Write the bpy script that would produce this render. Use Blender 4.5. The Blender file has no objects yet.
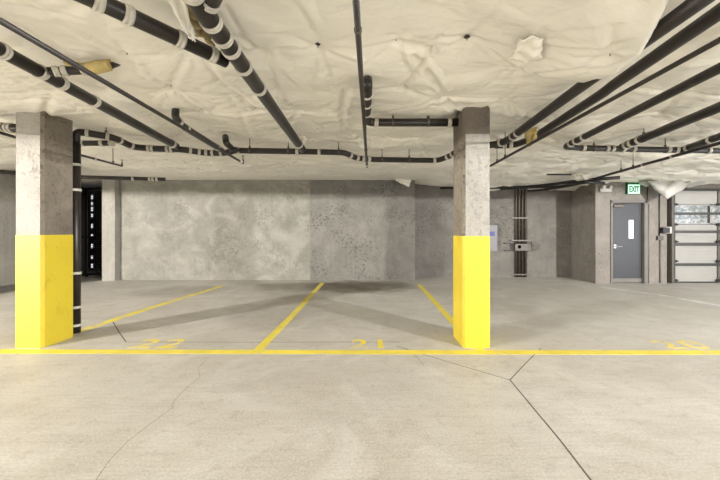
import bpy, bmesh, math, random
import numpy as np
from mathutils import Vector, Matrix
random.seed(7)
C = bpy.context.scene.collection
F, HC, VX, VY = 325.0, 1.41, 370.0, 231.0     # focal length in px, eye height, vanishing point
CEIL = 2.90

# ------------------------------------------------------------------ helpers
def P(px, py, h):
    """world point at height h seen at a spot of the photograph"""
    Y = F*(h-HC)/(VY-py)
    return Vector(((px-VX)/F*Y, Y, h))
def W(px, Y, py=None, h=None):
    return Vector(((px-VX)/F*Y, Y, h if h is not None else HC-(py-VY)/F*Y))
def proj(v): return VX+v.x/v.y*F, VY-(v.z-HC)/v.y*F

def obj(name, bm, mat, parent=None, smooth=False, label=None):
    me = bpy.data.meshes.new(name); bm.normal_update(); bm.to_mesh(me); bm.free()
    if mat: me.materials.append(mat)
    if smooth:
        for p in me.polygons: p.use_smooth = True
    o = bpy.data.objects.new(name, me); C.objects.link(o)
    if parent: o.parent = parent; o.matrix_parent_inverse = Matrix.Translation(-parent.location)
    if label: o['label'] = label
    return o
def tag(o, label, cat, group=None):
    o['label'] = label; o['category'] = cat
    if group: o['group'] = group
    return o
def thing(name, label, cat, loc=(0,0,0), group=None):
    o = bpy.data.objects.new(name, None); C.objects.link(o); o.location = loc
    o.empty_display_size = .1
    return tag(o, label, cat, group)
def struct(o):
    o['kind'] = 'structure'; return o

def add_box(bm, lo, hi, bev=0.0, rot=None):
    lo, hi = Vector(lo), Vector(hi); c = (lo+hi)/2; s = hi-lo
    r = bmesh.ops.create_cube(bm, size=1)
    vs = r['verts']
    M = Matrix.Translation(c) @ (rot.to_4x4() if rot else Matrix.Identity(4)) @ Matrix.Diagonal((s.x, s.y, s.z, 1))
    bmesh.ops.transform(bm, matrix=M, verts=vs)
    if bev > 0:
        es = list({e for v in vs for e in v.link_edges})
        bmesh.ops.bevel(bm, geom=es, offset=bev, segments=2, affect='EDGES', profile=.5)
    return bm
def box(lo, hi, bev=0.0, rot=None): return add_box(bmesh.new(), lo, hi, bev, rot)

def fillet(pts, rad):
    pts = [Vector(p) for p in pts]
    if len(pts) < 3: return pts
    out = [pts[0]]
    for i in range(1, len(pts)-1):
        a, b, c = pts[i-1], pts[i], pts[i+1]
        d1, d2 = (a-b), (c-b)
        l = min(rad, d1.length*.45, d2.length*.45)
        p, q = b+d1.normalized()*l, b+d2.normalized()*l
        for k in range(7):
            t = k/6; out.append((1-t)**2*p + 2*t*(1-t)*b + t*t*q)
    out.append(pts[-1]); return out

def add_tube(bm, pts, r, n=16, cap=True):
    pts = [Vector(p) for p in pts]
    rr = r if isinstance(r, (list, tuple)) else [r]*len(pts)
    rings = []; N = None
    for i, p in enumerate(pts):
        t = (pts[min(i+1, len(pts)-1)] - pts[max(i-1, 0)]).normalized()
        if N is None:
            N = t.cross(Vector((0,0,1)))
            if N.length < 1e-3: N = t.cross(Vector((0,1,0)))
        N = (N - t*N.dot(t)).normalized(); B = t.cross(N)
        rings.append([bm.verts.new(p + (N*math.cos(2*math.pi*k/n) + B*math.sin(2*math.pi*k/n))*rr[i]) for k in range(n)])
    for a, b in zip(rings, rings[1:]):
        for k in range(n): bm.faces.new((a[k], a[(k+1)%n], b[(k+1)%n], b[k]))
    if cap:
        bm.faces.new(rings[0][::-1]); bm.faces.new(rings[-1])
    return bm
def add_band(bm, c, t, r, w, rin=None):
    """a coupling: sleeve with two raised clamp rings"""
    t = t.normalized(); e = .004
    prof = [(-.5, r*.98), (-.5, r), (-.36, r), (-.34, r+e), (-.2, r+e), (-.18, r), (.18, r), (.2, r+e), (.34, r+e), (.36, r), (.5, r), (.5, r*.98)]
    add_tube(bm, [c+t*w*p[0] + t*1e-5*i for i, p in enumerate(prof)], [p[1] for p in prof], 20)
    return bm

# ------------------------------------------------------------------ materials
class NT:
    def __init__(s, name):
        s.m = bpy.data.materials.new(name); s.m.use_nodes = True; s.t = s.m.node_tree
        s.b = s.t.nodes['Principled BSDF']
        s.co = s.n('ShaderNodeTexCoord').outputs['Object']
    def n(s, k, **kw):
        x = s.t.nodes.new(k)
        for a, v in kw.items(): setattr(x, a, v)
        return x
    def l(s, a, b): s.t.links.new(a, b)
    def mapping(s, scale=(1,1,1), loc=(0,0,0), rot=(0,0,0)):
        m = s.n('ShaderNodeMapping'); m.inputs['Scale'].default_value = scale; m.inputs['Location'].default_value = loc; m.inputs['Rotation'].default_value = rot
        s.l(s.co, m.inputs['Vector']); return m.outputs[0]
    def noise(s, scale, detail=4, rough=.55, vec=None, dist=0):
        x = s.n('ShaderNodeTexNoise'); x.inputs['Scale'].default_value = scale; x.inputs['Detail'].default_value = detail
        x.inputs['Roughness'].default_value = rough; x.inputs['Distortion'].default_value = dist
        s.l(vec if vec else s.co, x.inputs['Vector']); return x.outputs['Fac']
    def ramp(s, fac, a, b, ca=(0,0,0,1), cb=(1,1,1,1)):
        r = s.n('ShaderNodeValToRGB'); r.color_ramp.elements[0].position = a; r.color_ramp.elements[1].position = b
        r.color_ramp.elements[0].color = ca; r.color_ramp.elements[1].color = cb
        s.l(fac, r.inputs[0]); return r.outputs[0]
    def mix(s, fac, a, b, mode='MIX'):
        m = s.n('ShaderNodeMix'); m.data_type = 'RGBA'; m.blend_type = mode
        for i, v in ((0, fac), (6, a), (7, b)):
            if isinstance(v, (float, int)): m.inputs[i].default_value = v
            elif isinstance(v, tuple): m.inputs[i].default_value = v
            else: s.l(v, m.inputs[i])
        return m.outputs[2]
    def math(s, op, a, b=0.0):
        m = s.n('ShaderNodeMath'); m.operation = op
        for i, v in enumerate((a, b)):
            if isinstance(v, (float, int)): m.inputs[i].default_value = v
            else: s.l(v, m.inputs[i])
        return m.outputs[0]
    def bump(s, h, strength, dist=.01):
        b = s.n('ShaderNodeBump'); b.inputs['Strength'].default_value = strength; b.inputs['Distance'].default_value = dist
        s.l(h, b.inputs['Height']); s.l(b.outputs[0], s.b.inputs['Normal'])
    def done(s, col, rough, metal=0.0, spec=.5):
        if isinstance(col, tuple): s.b.inputs['Base Color'].default_value = col
        else: s.l(col, s.b.inputs['Base Color'])
        if isinstance(rough, (int, float)): s.b.inputs['Roughness'].default_value = rough
        else: s.l(rough, s.b.inputs['Roughness'])
        s.b.inputs['Metallic'].default_value = metal; s.b.inputs['Specular IOR Level'].default_value = spec
        return s.m
def rgb(r, g, b):
    f = lambda v: (v/255/12.92) if v/255 <= .04045 else ((v/255+.055)/1.055)**2.4
    return (f(r), f(g), f(b), 1)
def sc(c, k): return (c[0]*k, c[1]*k, c[2]*k, 1)

def concrete(name, base, contrast=.5, pits=.6, white=.4, seed=0.0, streak=.4, bump=.5):
    s = NT(name)
    big = s.noise(.9, 5, .6, s.mapping(loc=(seed, seed*.7, seed*1.3)), .8)
    mid = s.noise(4.5, 6, .65, s.mapping(loc=(seed*2, 1, seed)))
    fine = s.noise(46, 3, .7)
    col = s.mix(s.ramp(big, .3, .7), sc(base, 1-.45*contrast), sc(base, 1+.35*contrast))
    col = s.mix(s.ramp(mid, .35, .72), s.mix(1.0, col, sc((1,1,1), 1-.35*contrast), 'MULTIPLY'), col)
    st = s.noise(3.0, 4, .6, s.mapping(scale=(3.2, 3.2, .35), loc=(seed, 0, 0)))
    col = s.mix(s.math('MULTIPLY', s.ramp(st, .48, .72), streak), col, sc(base, .55))
    sw = s.noise(1.25, 7, .62, s.mapping(scale=(1, 1, 1.3), loc=(seed+4, 3, 2)), 1.3)
    col = s.mix(s.math('MULTIPLY', s.ramp(sw, .5, .66), white), col, sc(base, 1.5))
    pt = s.noise(19, 3, .6, s.mapping(scale=(1, 1, .8), loc=(seed, 5, 1)))
    msk = s.ramp(s.noise(1.3, 3, .5, s.mapping(loc=(seed*3, 2, 8))), .42, .66)
    pm = s.math('MULTIPLY', s.ramp(pt, .54, .62), msk)
    col = s.mix(s.math('MULTIPLY', pm, pits), col, sc(base, .33))
    col = s.mix(.24, col, s.ramp(fine, .32, .68, sc(base, .5), sc(base, 1.45)))
    h = s.math('SUBTRACT', s.math('ADD', s.math('MULTIPLY', mid, .6), s.math('MULTIPLY', fine, .4)), s.math('MULTIPLY', pm, .7))
    s.bump(h, bump, .012)
    return s.done(col, .85, 0, .25)

def floor_nodes(s):
    base = rgb(196, 194, 190)
    big = s.noise(.42, 5, .6, s.mapping(loc=(3, 1, 0)), .6)
    mid = s.noise(2.2, 6, .62, s.mapping(scale=(.7, 1.5, 1)))
    fine = s.noise(60, 3, .7)
    col = s.mix(s.ramp(big, .3, .7), rgb(170, 164, 153), rgb(205, 202, 196))
    col = s.mix(s.math('MULTIPLY', s.ramp(mid, .48, .72), .55), col, rgb(158, 149, 134))
    lt = s.noise(1.1, 5, .6, s.mapping(loc=(9, 4, 2)), 1.2)
    col = s.mix(s.math('MULTIPLY', s.ramp(lt, .5, .68), .4), col, rgb(221, 219, 214))
    # broom strokes and tyre swirls in the finish
    br = s.noise(7, 4, .6, s.mapping(scale=(.35, 6, 1), rot=(0, 0, .06)), .6)
    col = s.mix(s.math('MULTIPLY', s.ramp(br, .46, .68), .24), col, rgb(134, 127, 115))
    # oil drips and grit
    vo = s.n('ShaderNodeTexVoronoi'); vo.inputs['Scale'].default_value = 1.9; s.l(s.co, vo.inputs['Vector'])
    spot = s.ramp(s.math('ADD', vo.outputs['Distance'], s.math('MULTIPLY', s.noise(14, 2), .05)), .035, .06, (1,1,1,1), (0,0,0,1))
    col = s.mix(s.math('MULTIPLY', spot, .6), col, rgb(60, 53, 45))
    sp9 = s.noise(9, 5, .65, s.mapping(loc=(2, 7, 0)))
    col = s.mix(s.math('MULTIPLY', s.ramp(sp9, .54, .68), .4), col, rgb(136, 127, 112))
    col = s.mix(.3, col, s.ramp(fine, .34, .68, sc(base, .5), sc(base, 1.35)))
    # oily parking stains in the middle stalls; near the back wall also painted column shadow
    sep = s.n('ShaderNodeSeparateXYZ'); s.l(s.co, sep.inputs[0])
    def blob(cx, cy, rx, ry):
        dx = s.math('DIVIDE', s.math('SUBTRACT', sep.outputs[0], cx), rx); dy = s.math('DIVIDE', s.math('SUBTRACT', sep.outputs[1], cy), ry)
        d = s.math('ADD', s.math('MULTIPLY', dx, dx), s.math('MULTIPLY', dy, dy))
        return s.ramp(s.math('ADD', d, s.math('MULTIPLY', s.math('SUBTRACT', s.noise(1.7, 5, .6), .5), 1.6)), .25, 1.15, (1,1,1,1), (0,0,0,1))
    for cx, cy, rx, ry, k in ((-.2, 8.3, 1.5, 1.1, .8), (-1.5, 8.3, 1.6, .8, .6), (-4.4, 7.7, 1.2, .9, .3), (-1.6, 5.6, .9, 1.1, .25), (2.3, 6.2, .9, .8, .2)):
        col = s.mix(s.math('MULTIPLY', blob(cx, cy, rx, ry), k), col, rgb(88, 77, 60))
    h = s.math('ADD', s.math('MULTIPLY', br, .5), s.math('MULTIPLY', fine, .5))
    return col, h
def make_floor_mat():
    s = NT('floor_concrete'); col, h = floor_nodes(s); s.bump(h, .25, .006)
    return s.done(col, s.ramp(s.noise(2, 4), .3, .7, (.42,)*3+(1,), (.62,)*3+(1,)), 0, .4)
def paint_mat(name, c, wear_lo, wear_hi):
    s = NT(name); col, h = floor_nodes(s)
    w = s.math('ADD', s.math('MULTIPLY', s.noise(5, 6, .7, s.mapping(scale=(1, 1, 1))), .6), s.math('MULTIPLY', s.noise(34, 4, .7), .4))
    f = s.ramp(w, wear_lo, wear_hi)
    pc = s.mix(s.ramp(s.noise(3, 4), .3, .7), sc(c, .86), sc(c, 1.08))
    s.bump(h, .2, .005)
    return s.done(s.mix(f, col, pc), .5, 0, .4)
def simple(name, c, rough=.5, metal=0.0, var=.15, scale=8, bump=0.0, spec=.5):
    s = NT(name)
    nz = s.noise(scale, 5, .6)
    col = s.mix(s.ramp(nz, .3, .7), sc(c, 1-var), sc(c, 1+var))
    if bump: s.bump(s.noise(scale*4, 4, .6), bump, .004)
    return s.done(col, rough, metal, spec)
def emissive(name, c, strength):
    s = NT(name)
    s.b.inputs['Emission Color'].default_value = c; s.b.inputs['Emission Strength'].default_value = strength
    return s.done(sc(c, .5), .4)

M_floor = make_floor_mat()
M_wall = concrete('wall_concrete_pale', rgb(148, 145, 136), .7, .6, .42, 1.7, .25)
M_wall2 = concrete('wall_concrete_pitted', rgb(130, 127, 120), .65, 1.0, .3, 6.1, .35, .8)
M_rec = concrete('recess_concrete', rgb(120, 116, 110), .65, .9, .22, 11.3, .4, .8)
M_dwall = concrete('doorway_concrete', rgb(134, 128, 121), .5, .7, .2, 15.3, .5)
M_pil = concrete('pilaster_concrete', rgb(158, 154, 146), .35, .4, .2, 4.4, .5)
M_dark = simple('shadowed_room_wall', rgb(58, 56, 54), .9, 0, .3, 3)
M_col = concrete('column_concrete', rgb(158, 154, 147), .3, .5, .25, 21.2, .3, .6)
M_col_shaded = concrete('column_concrete_rough_shaded', rgb(134, 125, 112), .75, 1.0, .35, 31.5, .5, 1.0)  # rough inner side, browner and darker with its shade put into the colour
M_colcap = concrete('column_rough_top', rgb(118, 110, 101), .6, 1.0, .3, 36.5, .4, 1.0)

def yellow():
    s = NT('column_yellow_paint'); c = rgb(204, 182, 52)
    n1 = s.noise(3, 5, .6); n2 = s.noise(5, 6, .7, s.mapping(scale=(1.2, 1.2, .7), loc=(2, 2, 5)), .8)
    col = s.mix(s.ramp(n1, .3, .7), sc(c, .93), sc(c, 1.05))
    col = s.mix(s.math('MULTIPLY', s.ramp(n2, .56, .74), .55), col, rgb(170, 138, 28))
    ch = s.noise(26, 3, .6, s.mapping(loc=(7, 1, 3)))
    col = s.mix(s.math('MULTIPLY', s.ramp(ch, .71, .74), .6), col, rgb(120, 104, 60))
    s.bump(s.noise(30, 4, .6), .25, .006)
    return s.done(col, .5, 0, .35)
M_yel = yellow()
M_line = paint_mat('floor_yellow_paint', rgb(230, 212, 78), .36, .44)
M_line_faded = paint_mat('floor_yellow_paint_faded', rgb(236, 214, 90), .42, .52)
M_line_pale = paint_mat('floor_yellow_paint_worn', rgb(234, 214, 66), .40, .50)

def sheet():
    s = NT('white_plastic_sheet'); c = rgb(240, 236, 225)
    n1 = s.noise(.8, 4, .6)
    col = s.mix(s.ramp(n1, .3, .7), sc(c, .93), sc(c, 1.05))
    w = s.noise(2.6, 5, .55, s.mapping(scale=(.8, 1.8, 1)), 1.4)
    w2 = s.noise(9, 4, .55, s.mapping(scale=(.6, 1.6, 1)), 1.0)
    wv = s.n('ShaderNodeVectorMath', operation='ADD'); nn = s.n('ShaderNodeTexNoise'); nn.inputs['Scale'].default_value = 1.3; nn.inputs['Detail'].default_value = 4
    s.l(s.co, nn.inputs['Vector']); s.l(s.mapping(scale=(1, 1.5, 1)), wv.inputs[0]); s.l(nn.outputs['Color'], wv.inputs[1])
    vo = s.n('ShaderNodeTexVoronoi', feature='DISTANCE_TO_EDGE'); vo.inputs['Scale'].default_value = 1.7; s.l(wv.outputs[0], vo.inputs['Vector'])
    vo2 = s.n('ShaderNodeTexVoronoi', feature='DISTANCE_TO_EDGE'); vo2.inputs['Scale'].default_value = 4.2; s.l(wv.outputs[0], vo2.inputs['Vector'])
    fac = s.math('ADD', s.ramp(vo.outputs['Distance'], 0, .2), s.math('MULTIPLY', s.ramp(vo2.outputs['Distance'], 0, .16), .12))
    sp = s.n('ShaderNodeSeparateXYZ'); s.l(s.co, sp.inputs[0]); mr = s.n('ShaderNodeMapRange'); s.l(sp.outputs[1], mr.inputs[0])
    for k_, v_ in ((1, 2.4), (2, 5.0), (3, .25), (4, 1.0)): mr.inputs[k_].default_value = v_
    hh = s.math('ADD', s.math('MULTIPLY', w, .5), s.math('ADD', s.math('MULTIPLY', w2, .12), s.math('MULTIPLY', fac, .3)))
    s.bump(s.math('MULTIPLY', hh, mr.outputs[0]), .65, .11)
    return s.done(col, .42, 0, .3)
M_sheet = sheet()
M_pipe = simple('black_drain_pipe', rgb(38, 33, 31), .4, 0, .2, 5, .15)
M_sprk = simple('dark_sprinkler_pipe', rgb(40, 34, 31), .5, 0, .2, 9, .1)
M_band = simple('pale_coupling_metal', rgb(202, 197, 186), .4, .1, .15, 20)
M_rod = simple('grey_hanger_steel', rgb(92, 86, 79), .5, .5, .15, 20)
M_pin = simple('dark_pin_steel', rgb(74, 68, 60), .6, .3, .2, 30)
M_foam = simple('tan_insulation', rgb(190, 170, 116), .9, 0, .2, 12, .6, .2)
M_foam2 = simple('brown_insulation', rgb(150, 134, 98), .95, 0, .25, 12, .6, .2)
M_door = simple('slate_door_paint', rgb(48, 48, 52), .45, 0, .06, 3)
M_frame = simple('door_frame_paint', rgb(104, 100, 95), .5, 0, .08, 4)
M_metal = simple('bright_metal', rgb(205, 203, 198), .28, .85, .05, 20)
M_blackish = simple('black_metal', rgb(34, 33, 33), .5, .1, .2, 10)
M_cond = simple('brown_conduit', rgb(74, 66, 58), .5, .35, .15, 9)
M_cabl = simple('black_cable', rgb(26, 25, 25), .45, 0, .2, 9)
M_boxg = simple('grey_box_paint', rgb(84, 79, 73), .5, .3, .1, 9)
M_panel = simple('garage_panel_paint', rgb(150, 147, 141), .45, 0, .05, 2)
M_strut = simple('galvanised_strut', rgb(72, 69, 65), .45, .6, .15, 12)
M_white = simple('white_plastic', rgb(178, 175, 169), .4, 0, .04, 8)
M_lbox = simple('pale_cabinet_paint', rgb(102, 101, 104), .45, 0, .05, 4)
M_blue = simple('blue_label', rgb(44, 54, 130), .5, 0, .05, 4)
M_green = simple('exit_green', rgb(20, 92, 52), .5, 0, .05, 8)
M_exit = emissive('exit_face', (.62, 1.0, .74, 1), 1.0)
M_daylight = emissive('frosted_daylight_glass', (.95, .98, 1.0, 1), 1.15)
def pane_mat():
    s = NT('garage_window_glass')
    n = s.noise(5, 5, .65, s.mapping(scale=(1, 1, 1.3)), 1.2)
    r = s.n('ShaderNodeValToRGB'); e = r.color_ramp.elements
    e[0].position = .34; e[0].color = (.10, .115, .09, 1); e[1].position = .66; e[1].color = (.95, .97, .95, 1)
    x = e.new(.5); x.color = (.33, .35, .33, 1); s.l(n, r.inputs[0])
    s.l(r.outputs[0], s.b.inputs['Emission Color']); s.b.inputs['Emission Strength'].default_value = .62
    return s.done((.1, .1, .1, 1), .15)
M_pane = pane_mat()
M_gate = simple('black_gate_steel', rgb(20, 20, 20), .4, .3, .3, 20)

# ------------------------------------------------------------------ shell
YM, YR, YD = 9.35, 9.95, 8.73          # main back wall, recess, doorway wall
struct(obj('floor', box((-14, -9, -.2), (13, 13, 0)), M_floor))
xs = (310-VX)/F*YM
struct(obj('wall_back', box((-7.25, YM, 0), (xs, YM+.3, 3.1)), M_wall))
struct(obj('wall_back_panel', box((xs, YM+.004, 0), (1.295, YM+.3, 3.1), .004), M_wall2)).name = 'wall_back.001'
struct(obj('wall_recess', box((1.0, YR, 0), (6.45, YR+.3, 3.1)), M_rec))
XR = 6.12
DL, DR = W(611, YD, 240).x, W(646.5, YD, 240).x     # clear opening incl. frame
DT = HC+(VY-201)/F*YD
bm = bmesh.new()
f = bm.faces.new([bm.verts.new(v) for v in ((W(595.5, YD, 240).x, YD, 0), (DL, YD, 0), (DL, YR+.3, 0), (6.2, YR+.3, 0))])
r = bmesh.ops.extrude_face_region(bm, geom=[f]); bmesh.ops.translate(bm, verts=[v for v in r['geom'] if isinstance(v, bmesh.types.BMVert)], vec=(0, 0, 3.1)); bmesh.ops.recalc_face_normals(bm, faces=bm.faces)
struct(obj('wall_doorway', bm, M_dwall))
bm = bmesh.new()
add_box(bm, (DL, YD, DT), (DR, YD+.3, 3.1)); add_box(bm, (DR, YD, 0), (W(667, YD, 240).x, YD+.3, 3.1))
struct(obj('wall_doorway', bm, M_dwall))
GX0 = W(667, YD, 240).x
struct(obj('wall_right', box((GX0, YD+.03, 2.56), (13, YD+.33, 3.1)), M_dwall))
# left: slanted wall, dark opening
XL = -8.5
struct(obj('wall_left', box((XL-.25, 6.7, 0), (XL, 8.6, 3.1)), M_pil))
struct(obj('baseboard_left', box((XL, 6.7, 0), (XL+.04, 8.6, .14), .006), M_rec))
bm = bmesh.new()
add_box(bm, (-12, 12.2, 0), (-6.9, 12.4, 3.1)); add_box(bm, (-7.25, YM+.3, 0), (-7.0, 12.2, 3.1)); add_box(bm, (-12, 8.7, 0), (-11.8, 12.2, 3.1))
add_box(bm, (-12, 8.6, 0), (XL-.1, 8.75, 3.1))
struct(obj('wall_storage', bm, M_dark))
struct(obj('trim_1', box((-7.57, 9.17, 0), (-7.2, 9.7, 3.1), .012), M_pil))


# ------------------------------------------------------------------ ceiling of plastic sheet
def lattice(seed):
    rs = np.random.RandomState(seed); return rs.rand(256, 256)
def vnoise(x, y, seed):
    L = lattice(seed); xi = np.floor(x).astype(int); yi = np.floor(y).astype(int); fx = x-xi; fy = y-yi
    fx = fx*fx*fx*(fx*(fx*6-15)+10); fy = fy*fy*fy*(fy*(fy*6-15)+10)
    g = lambda i, j: L[(xi+i) % 256, (yi+j) % 256]
    return (g(0,0)*(1-fx)+g(1,0)*fx)*(1-fy) + (g(0,1)*(1-fx)+g(1,1)*fx)*fy - .5
def sstep(v, a, b):
    t = np.clip((v-a)/(b-a), 0, 1); return t*t*(3-2*t)
# pins seen in the photograph, then more rows in the same spacing
pin_px = [(50,99),(44,15),(127,57),(171,90),(190,53),(242,100),(260,113),(264,55),(318,55),(299,113),(341,113),(344,128),(303,138),(396,50),(467,47),(432,57),(445,101),(506,102),(541,36),(513,70),(205,113),(280,132),(255,170),(330,170),(393,122),(419,141),(426,152),(386,141),(106,127),(610,30),(560,120)]
pins = [P(x, y, CEIL-.012) for x, y in pin_px]
rs = np.random.RandomState(5); extra = []
for j in range(-2, 11):
    for i in range(-16, 17):
        x = i*.62 + (.3 if j % 2 else 0) + rs.uniform(-.1, .1); y = j*.82+1.0 + rs.uniform(-.1, .1)
        if min((Vector((x, y))-p.to_2d()).length for p in pins) > .45: extra.append((x, y))
allp = np.array([(p.x, p.y) for p in pins] + extra)
segs = []
for i in range(len(allp)):
    dd = np.hypot(*(allp-allp[i]).T); o_ = np.argsort(dd)[1:4]
    for j in o_:
        if i < j and dd[j] < 1.1 and rs.rand() < .6: segs.append((i, j, rs.uniform(.4, 1.0)))
FOLDS = [([(127,57),(145,80),(171,90)],1), ([(190,53),(176,75),(171,90)],1), ([(203,58),(220,85),(242,100)],1), ([(242,100),(258,112),(285,115)],.8),
 ([(264,55),(276,80),(285,104)],1), ([(264,55),(283,78),(300,92)],.7), ([(318,55),(313,78),(309,96)],.7), ([(318,55),(330,80),(332,100)],.8), ([(242,100),(215,108),(183,96)],.8),
 ([(398,52),(404,68),(413,84)],1.1), ([(415,62),(428,76),(443,94)],1.3), ([(420,60),(436,76),(449,92)],-.8), ([(252,57),(300,56.5),(354,55)],.7), ([(360,54),(396,51),(432,50),(467,47)],.7),
 ([(540,37),(600,25),(650,3)],1.3), ([(575,34),(610,24),(640,8)],-1.2), ([(560,50),(600,42),(640,28)],.8), ([(550,22),(590,10),(620,0)],.7), ([(505,60),(545,72),(580,84)],1), ([(475,48),(500,56),(512,60)],.8),
 ([(240,112),(246,128),(252,142)],.8), ([(299,113),(285,128),(268,143)],.9), ([(299,113),(318,128),(335,144)],.9), ([(341,113),(352,128),(356,140)],.8), ([(341,113),(322,112),(300,113)],.7),
 ([(375,117),(412,108),(452,100)],.8), ([(445,101),(425,112),(400,119)],.7), ([(506,102),(525,112),(540,120)],.8), ([(506,102),(500,118),(497,132)],.7),
 ([(0,17),(60,50),(112,60)],1.2), ([(0,72),(50,96),(110,108)],.8), ([(127,57),(120,75),(112,90)],.7), ([(171,90),(162,106),(150,118)],.8), ([(171,90),(185,100),(200,104)],.6),
 ([(100,0),(60,18),(10,20)],.5), ([(225,12),(240,38),(252,52)],1.3), ([(218,6),(236,34),(247,52)],-1.0), ([(290,0),(310,28),(318,55)],.6), ([(318,55),(322,30),(316,5)],.5), ([(470,47),(490,25),(505,5)],.5), ([(655,95),(690,80),(715,70)],.8), ([(620,120),(660,112),(700,104)],.8), ([(600,60),(622,45),(645,22)],.9)]
FSEG = []
for pl, k_ in FOLDS:
    q_ = [P(x, y, 2.87) for x, y in pl]
    for a_, b_ in zip(q_, q_[1:]): FSEG.append((a_.x, a_.y, b_.x, b_.y, k_))
rf = np.random.RandomState(12)
for p_ in pins:                                                # short pleats fanning out of each pin
    for n_ in range(4):
        an = rf.uniform(0, 2*math.pi); ln = rf.uniform(.18, .42)
        FSEG.append((p_.x+math.cos(an)*.08, p_.y+math.sin(an)*.08, p_.x+math.cos(an)*ln, p_.y+math.sin(an)*ln, rf.uniform(.5, .9)))
def ceil_z(X, Y):
    X = np.asarray(X, float); Y = np.asarray(Y, float)
    z = CEIL - .17*sstep(X, .9, 3.2)*sstep(Y, 6.4, 8.6) - .02*sstep(Y, 5, 8)
    d2 = np.full(X.shape, 9.0)
    for px, py in allp:
        d2 = np.minimum(d2, (X-px)**2+(Y-py)**2)
    d = np.sqrt(d2)
    near = 1-sstep(Y, 3.2, 5.2)
    amp = .07-.012*near
    z = z - amp*(1-np.exp(-d/.13)) + .045
    for i, j, k in segs:
        ax, ay = allp[i]; bx, by = allp[j]; dx, dy = bx-ax, by-ay; L2 = dx*dx+dy*dy
        if by < -1: continue
        m = (X > min(ax, bx)-.25) & (X < max(ax, bx)+.25) & (Y > min(ay, by)-.25) & (Y < max(ay, by)+.25)
        if not m.any(): continue
        t = np.clip(((X[m]-ax)*dx+(Y[m]-ay)*dy)/L2, 0, 1)
        q = np.hypot(X[m]-ax-t*dx, Y[m]-ay-t*dy)
        z[m] += .026*k*np.exp(-(q/.03)**2) - .012*k*np.exp(-((q-.07)/.03)**2)
    for ax, ay, bx, by, k in FSEG:
        m = (X > min(ax, bx)-.25) & (X < max(ax, bx)+.25) & (Y > min(ay, by)-.25) & (Y < max(ay, by)+.25)
        if not m.any(): continue
        dx, dy = bx-ax, by-ay; L = math.hypot(dx, dy)+1e-9
        t = ((X[m]-ax)*dx+(Y[m]-ay)*dy)/L/L; tc = np.clip(t, 0, 1)
        q = np.hypot(X[m]-ax-tc*dx, Y[m]-ay-tc*dy); sd = ((X[m]-ax)*dy-(Y[m]-ay)*dx)/L
        e = np.exp(-((t-tc)*L/.05)**2)
        wd = .022+.004*np.maximum(Y[m]-2.5, 0)
        z[m] += e*k*.52*(.026*np.exp(-(q/wd)**2) - .016*np.exp(-((sd-2.6*wd)/(1.6*wd))**2)*np.exp(-(q/(5*wd))**2))
    # soft billows, and cross folds further back
    z += .07*vnoise(X*.9+3, Y*.8, 1) + .045*vnoise(X*2.2, Y*2.4+5, 2)
    wx = X*.55+.5*vnoise(X*.8, Y*.8, 3); wy = Y*2.6+1.1*vnoise(X*.9, Y*.6, 4)
    z += (.03+.09*(1-near))*(np.abs(vnoise(wx+7, wy, 6))-.2)
    rip = sstep(X, 2.6, 4.4)*sstep(Y, 4.6, 5.8)
    z += rip*0.1*(np.abs(vnoise(X*1.9+2, Y*2.3, 8))-.2) + rip*.03*np.sin((X*1.5+Y*6.5)+3*vnoise(X*1.2, Y, 9))*.7
    # heavy sags where the sheet hangs under the pipes
    lim = (X-1.89)*.43-(Y-2.22)*.22; lim = lim/.483            # slanted free edge towards the camera
    mk = (1-sstep(X, 1.92, 1.99))*(1-sstep(Y, 2.83, 2.92))*(1-sstep(lim, -.02, .07))
    ramp = sstep(X, .75, 1.84)**.9*np.exp(-np.abs((Y-2.35)/.75)**3)
    q = X*.62+Y*.78
    z -= .275*np.maximum(ramp*mk, 0) + .05*ramp*(1-mk)*(X < 1.9)
    z += .05*sstep(X, .5, 1.2)*(1-sstep(X, 1.95, 2.1))*(1-sstep(Y, 2.9, 3.3))*(np.abs(vnoise(q*5.5, (X*.78-Y*.62)*.8, 12))-.2)*(1-.5*mk)
    far = sstep(Y, 4.6, 6.2)
    z += .085*far*(np.abs(vnoise(X*.9+.6*vnoise(X, Y*2, 15), Y*6+1.3*vnoise(X*.8, Y, 16), 13))-.2)
    z += .022*(np.abs(vnoise((X+Y*.6)*1.6, (Y-X*.5)*2.7+vnoise(X*2, Y*2, 18), 17))-.2)
    k = sstep(Y, 8.2, 9.15)*(1-sstep(X, 1.0, 2.0)); z = z*(1-k) + 2.878*k
    return z
def ceiling_mesh():
    xsx = np.concatenate([np.arange(-14, -6.5, .25), np.arange(-6.5, -3.2, .035), np.arange(-3.2, 3.2, .022), np.arange(3.2, 6.5, .035), np.arange(6.5, 13.01, .12)])
    ysy = np.concatenate([np.arange(-9, .9, .3), np.arange(.9, 1.8, .05), np.arange(1.8, 4.6, .022), np.arange(4.6, 12.5, .04)])
    X, Y = np.meshgrid(xsx, ysy); Z = ceil_z(X.ravel(), Y.ravel())
    V = np.stack([X.ravel(), Y.ravel(), Z], 1); nx = len(xsx); ny = len(ysy)
    idx = np.arange(nx*ny).reshape(ny, nx)
    Fc = np.stack([idx[:-1,:-1].ravel(), idx[1:,:-1].ravel(), idx[1:,1:].ravel(), idx[:-1,1:].ravel()], 1)
    me = bpy.data.meshes.new('ceiling'); me.from_pydata(V.tolist(), [], Fc.tolist())
    me.materials.append(M_sheet)
    me.polygons.foreach_set('use_smooth', [True]*len(me.polygons))
    o = bpy.data.objects.new('ceiling', me); C.objects.link(o); return struct(o)
ceiling_mesh()
def cz(x, y): return float(ceil_z(np.array([x]), np.array([y]))[0])
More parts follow.
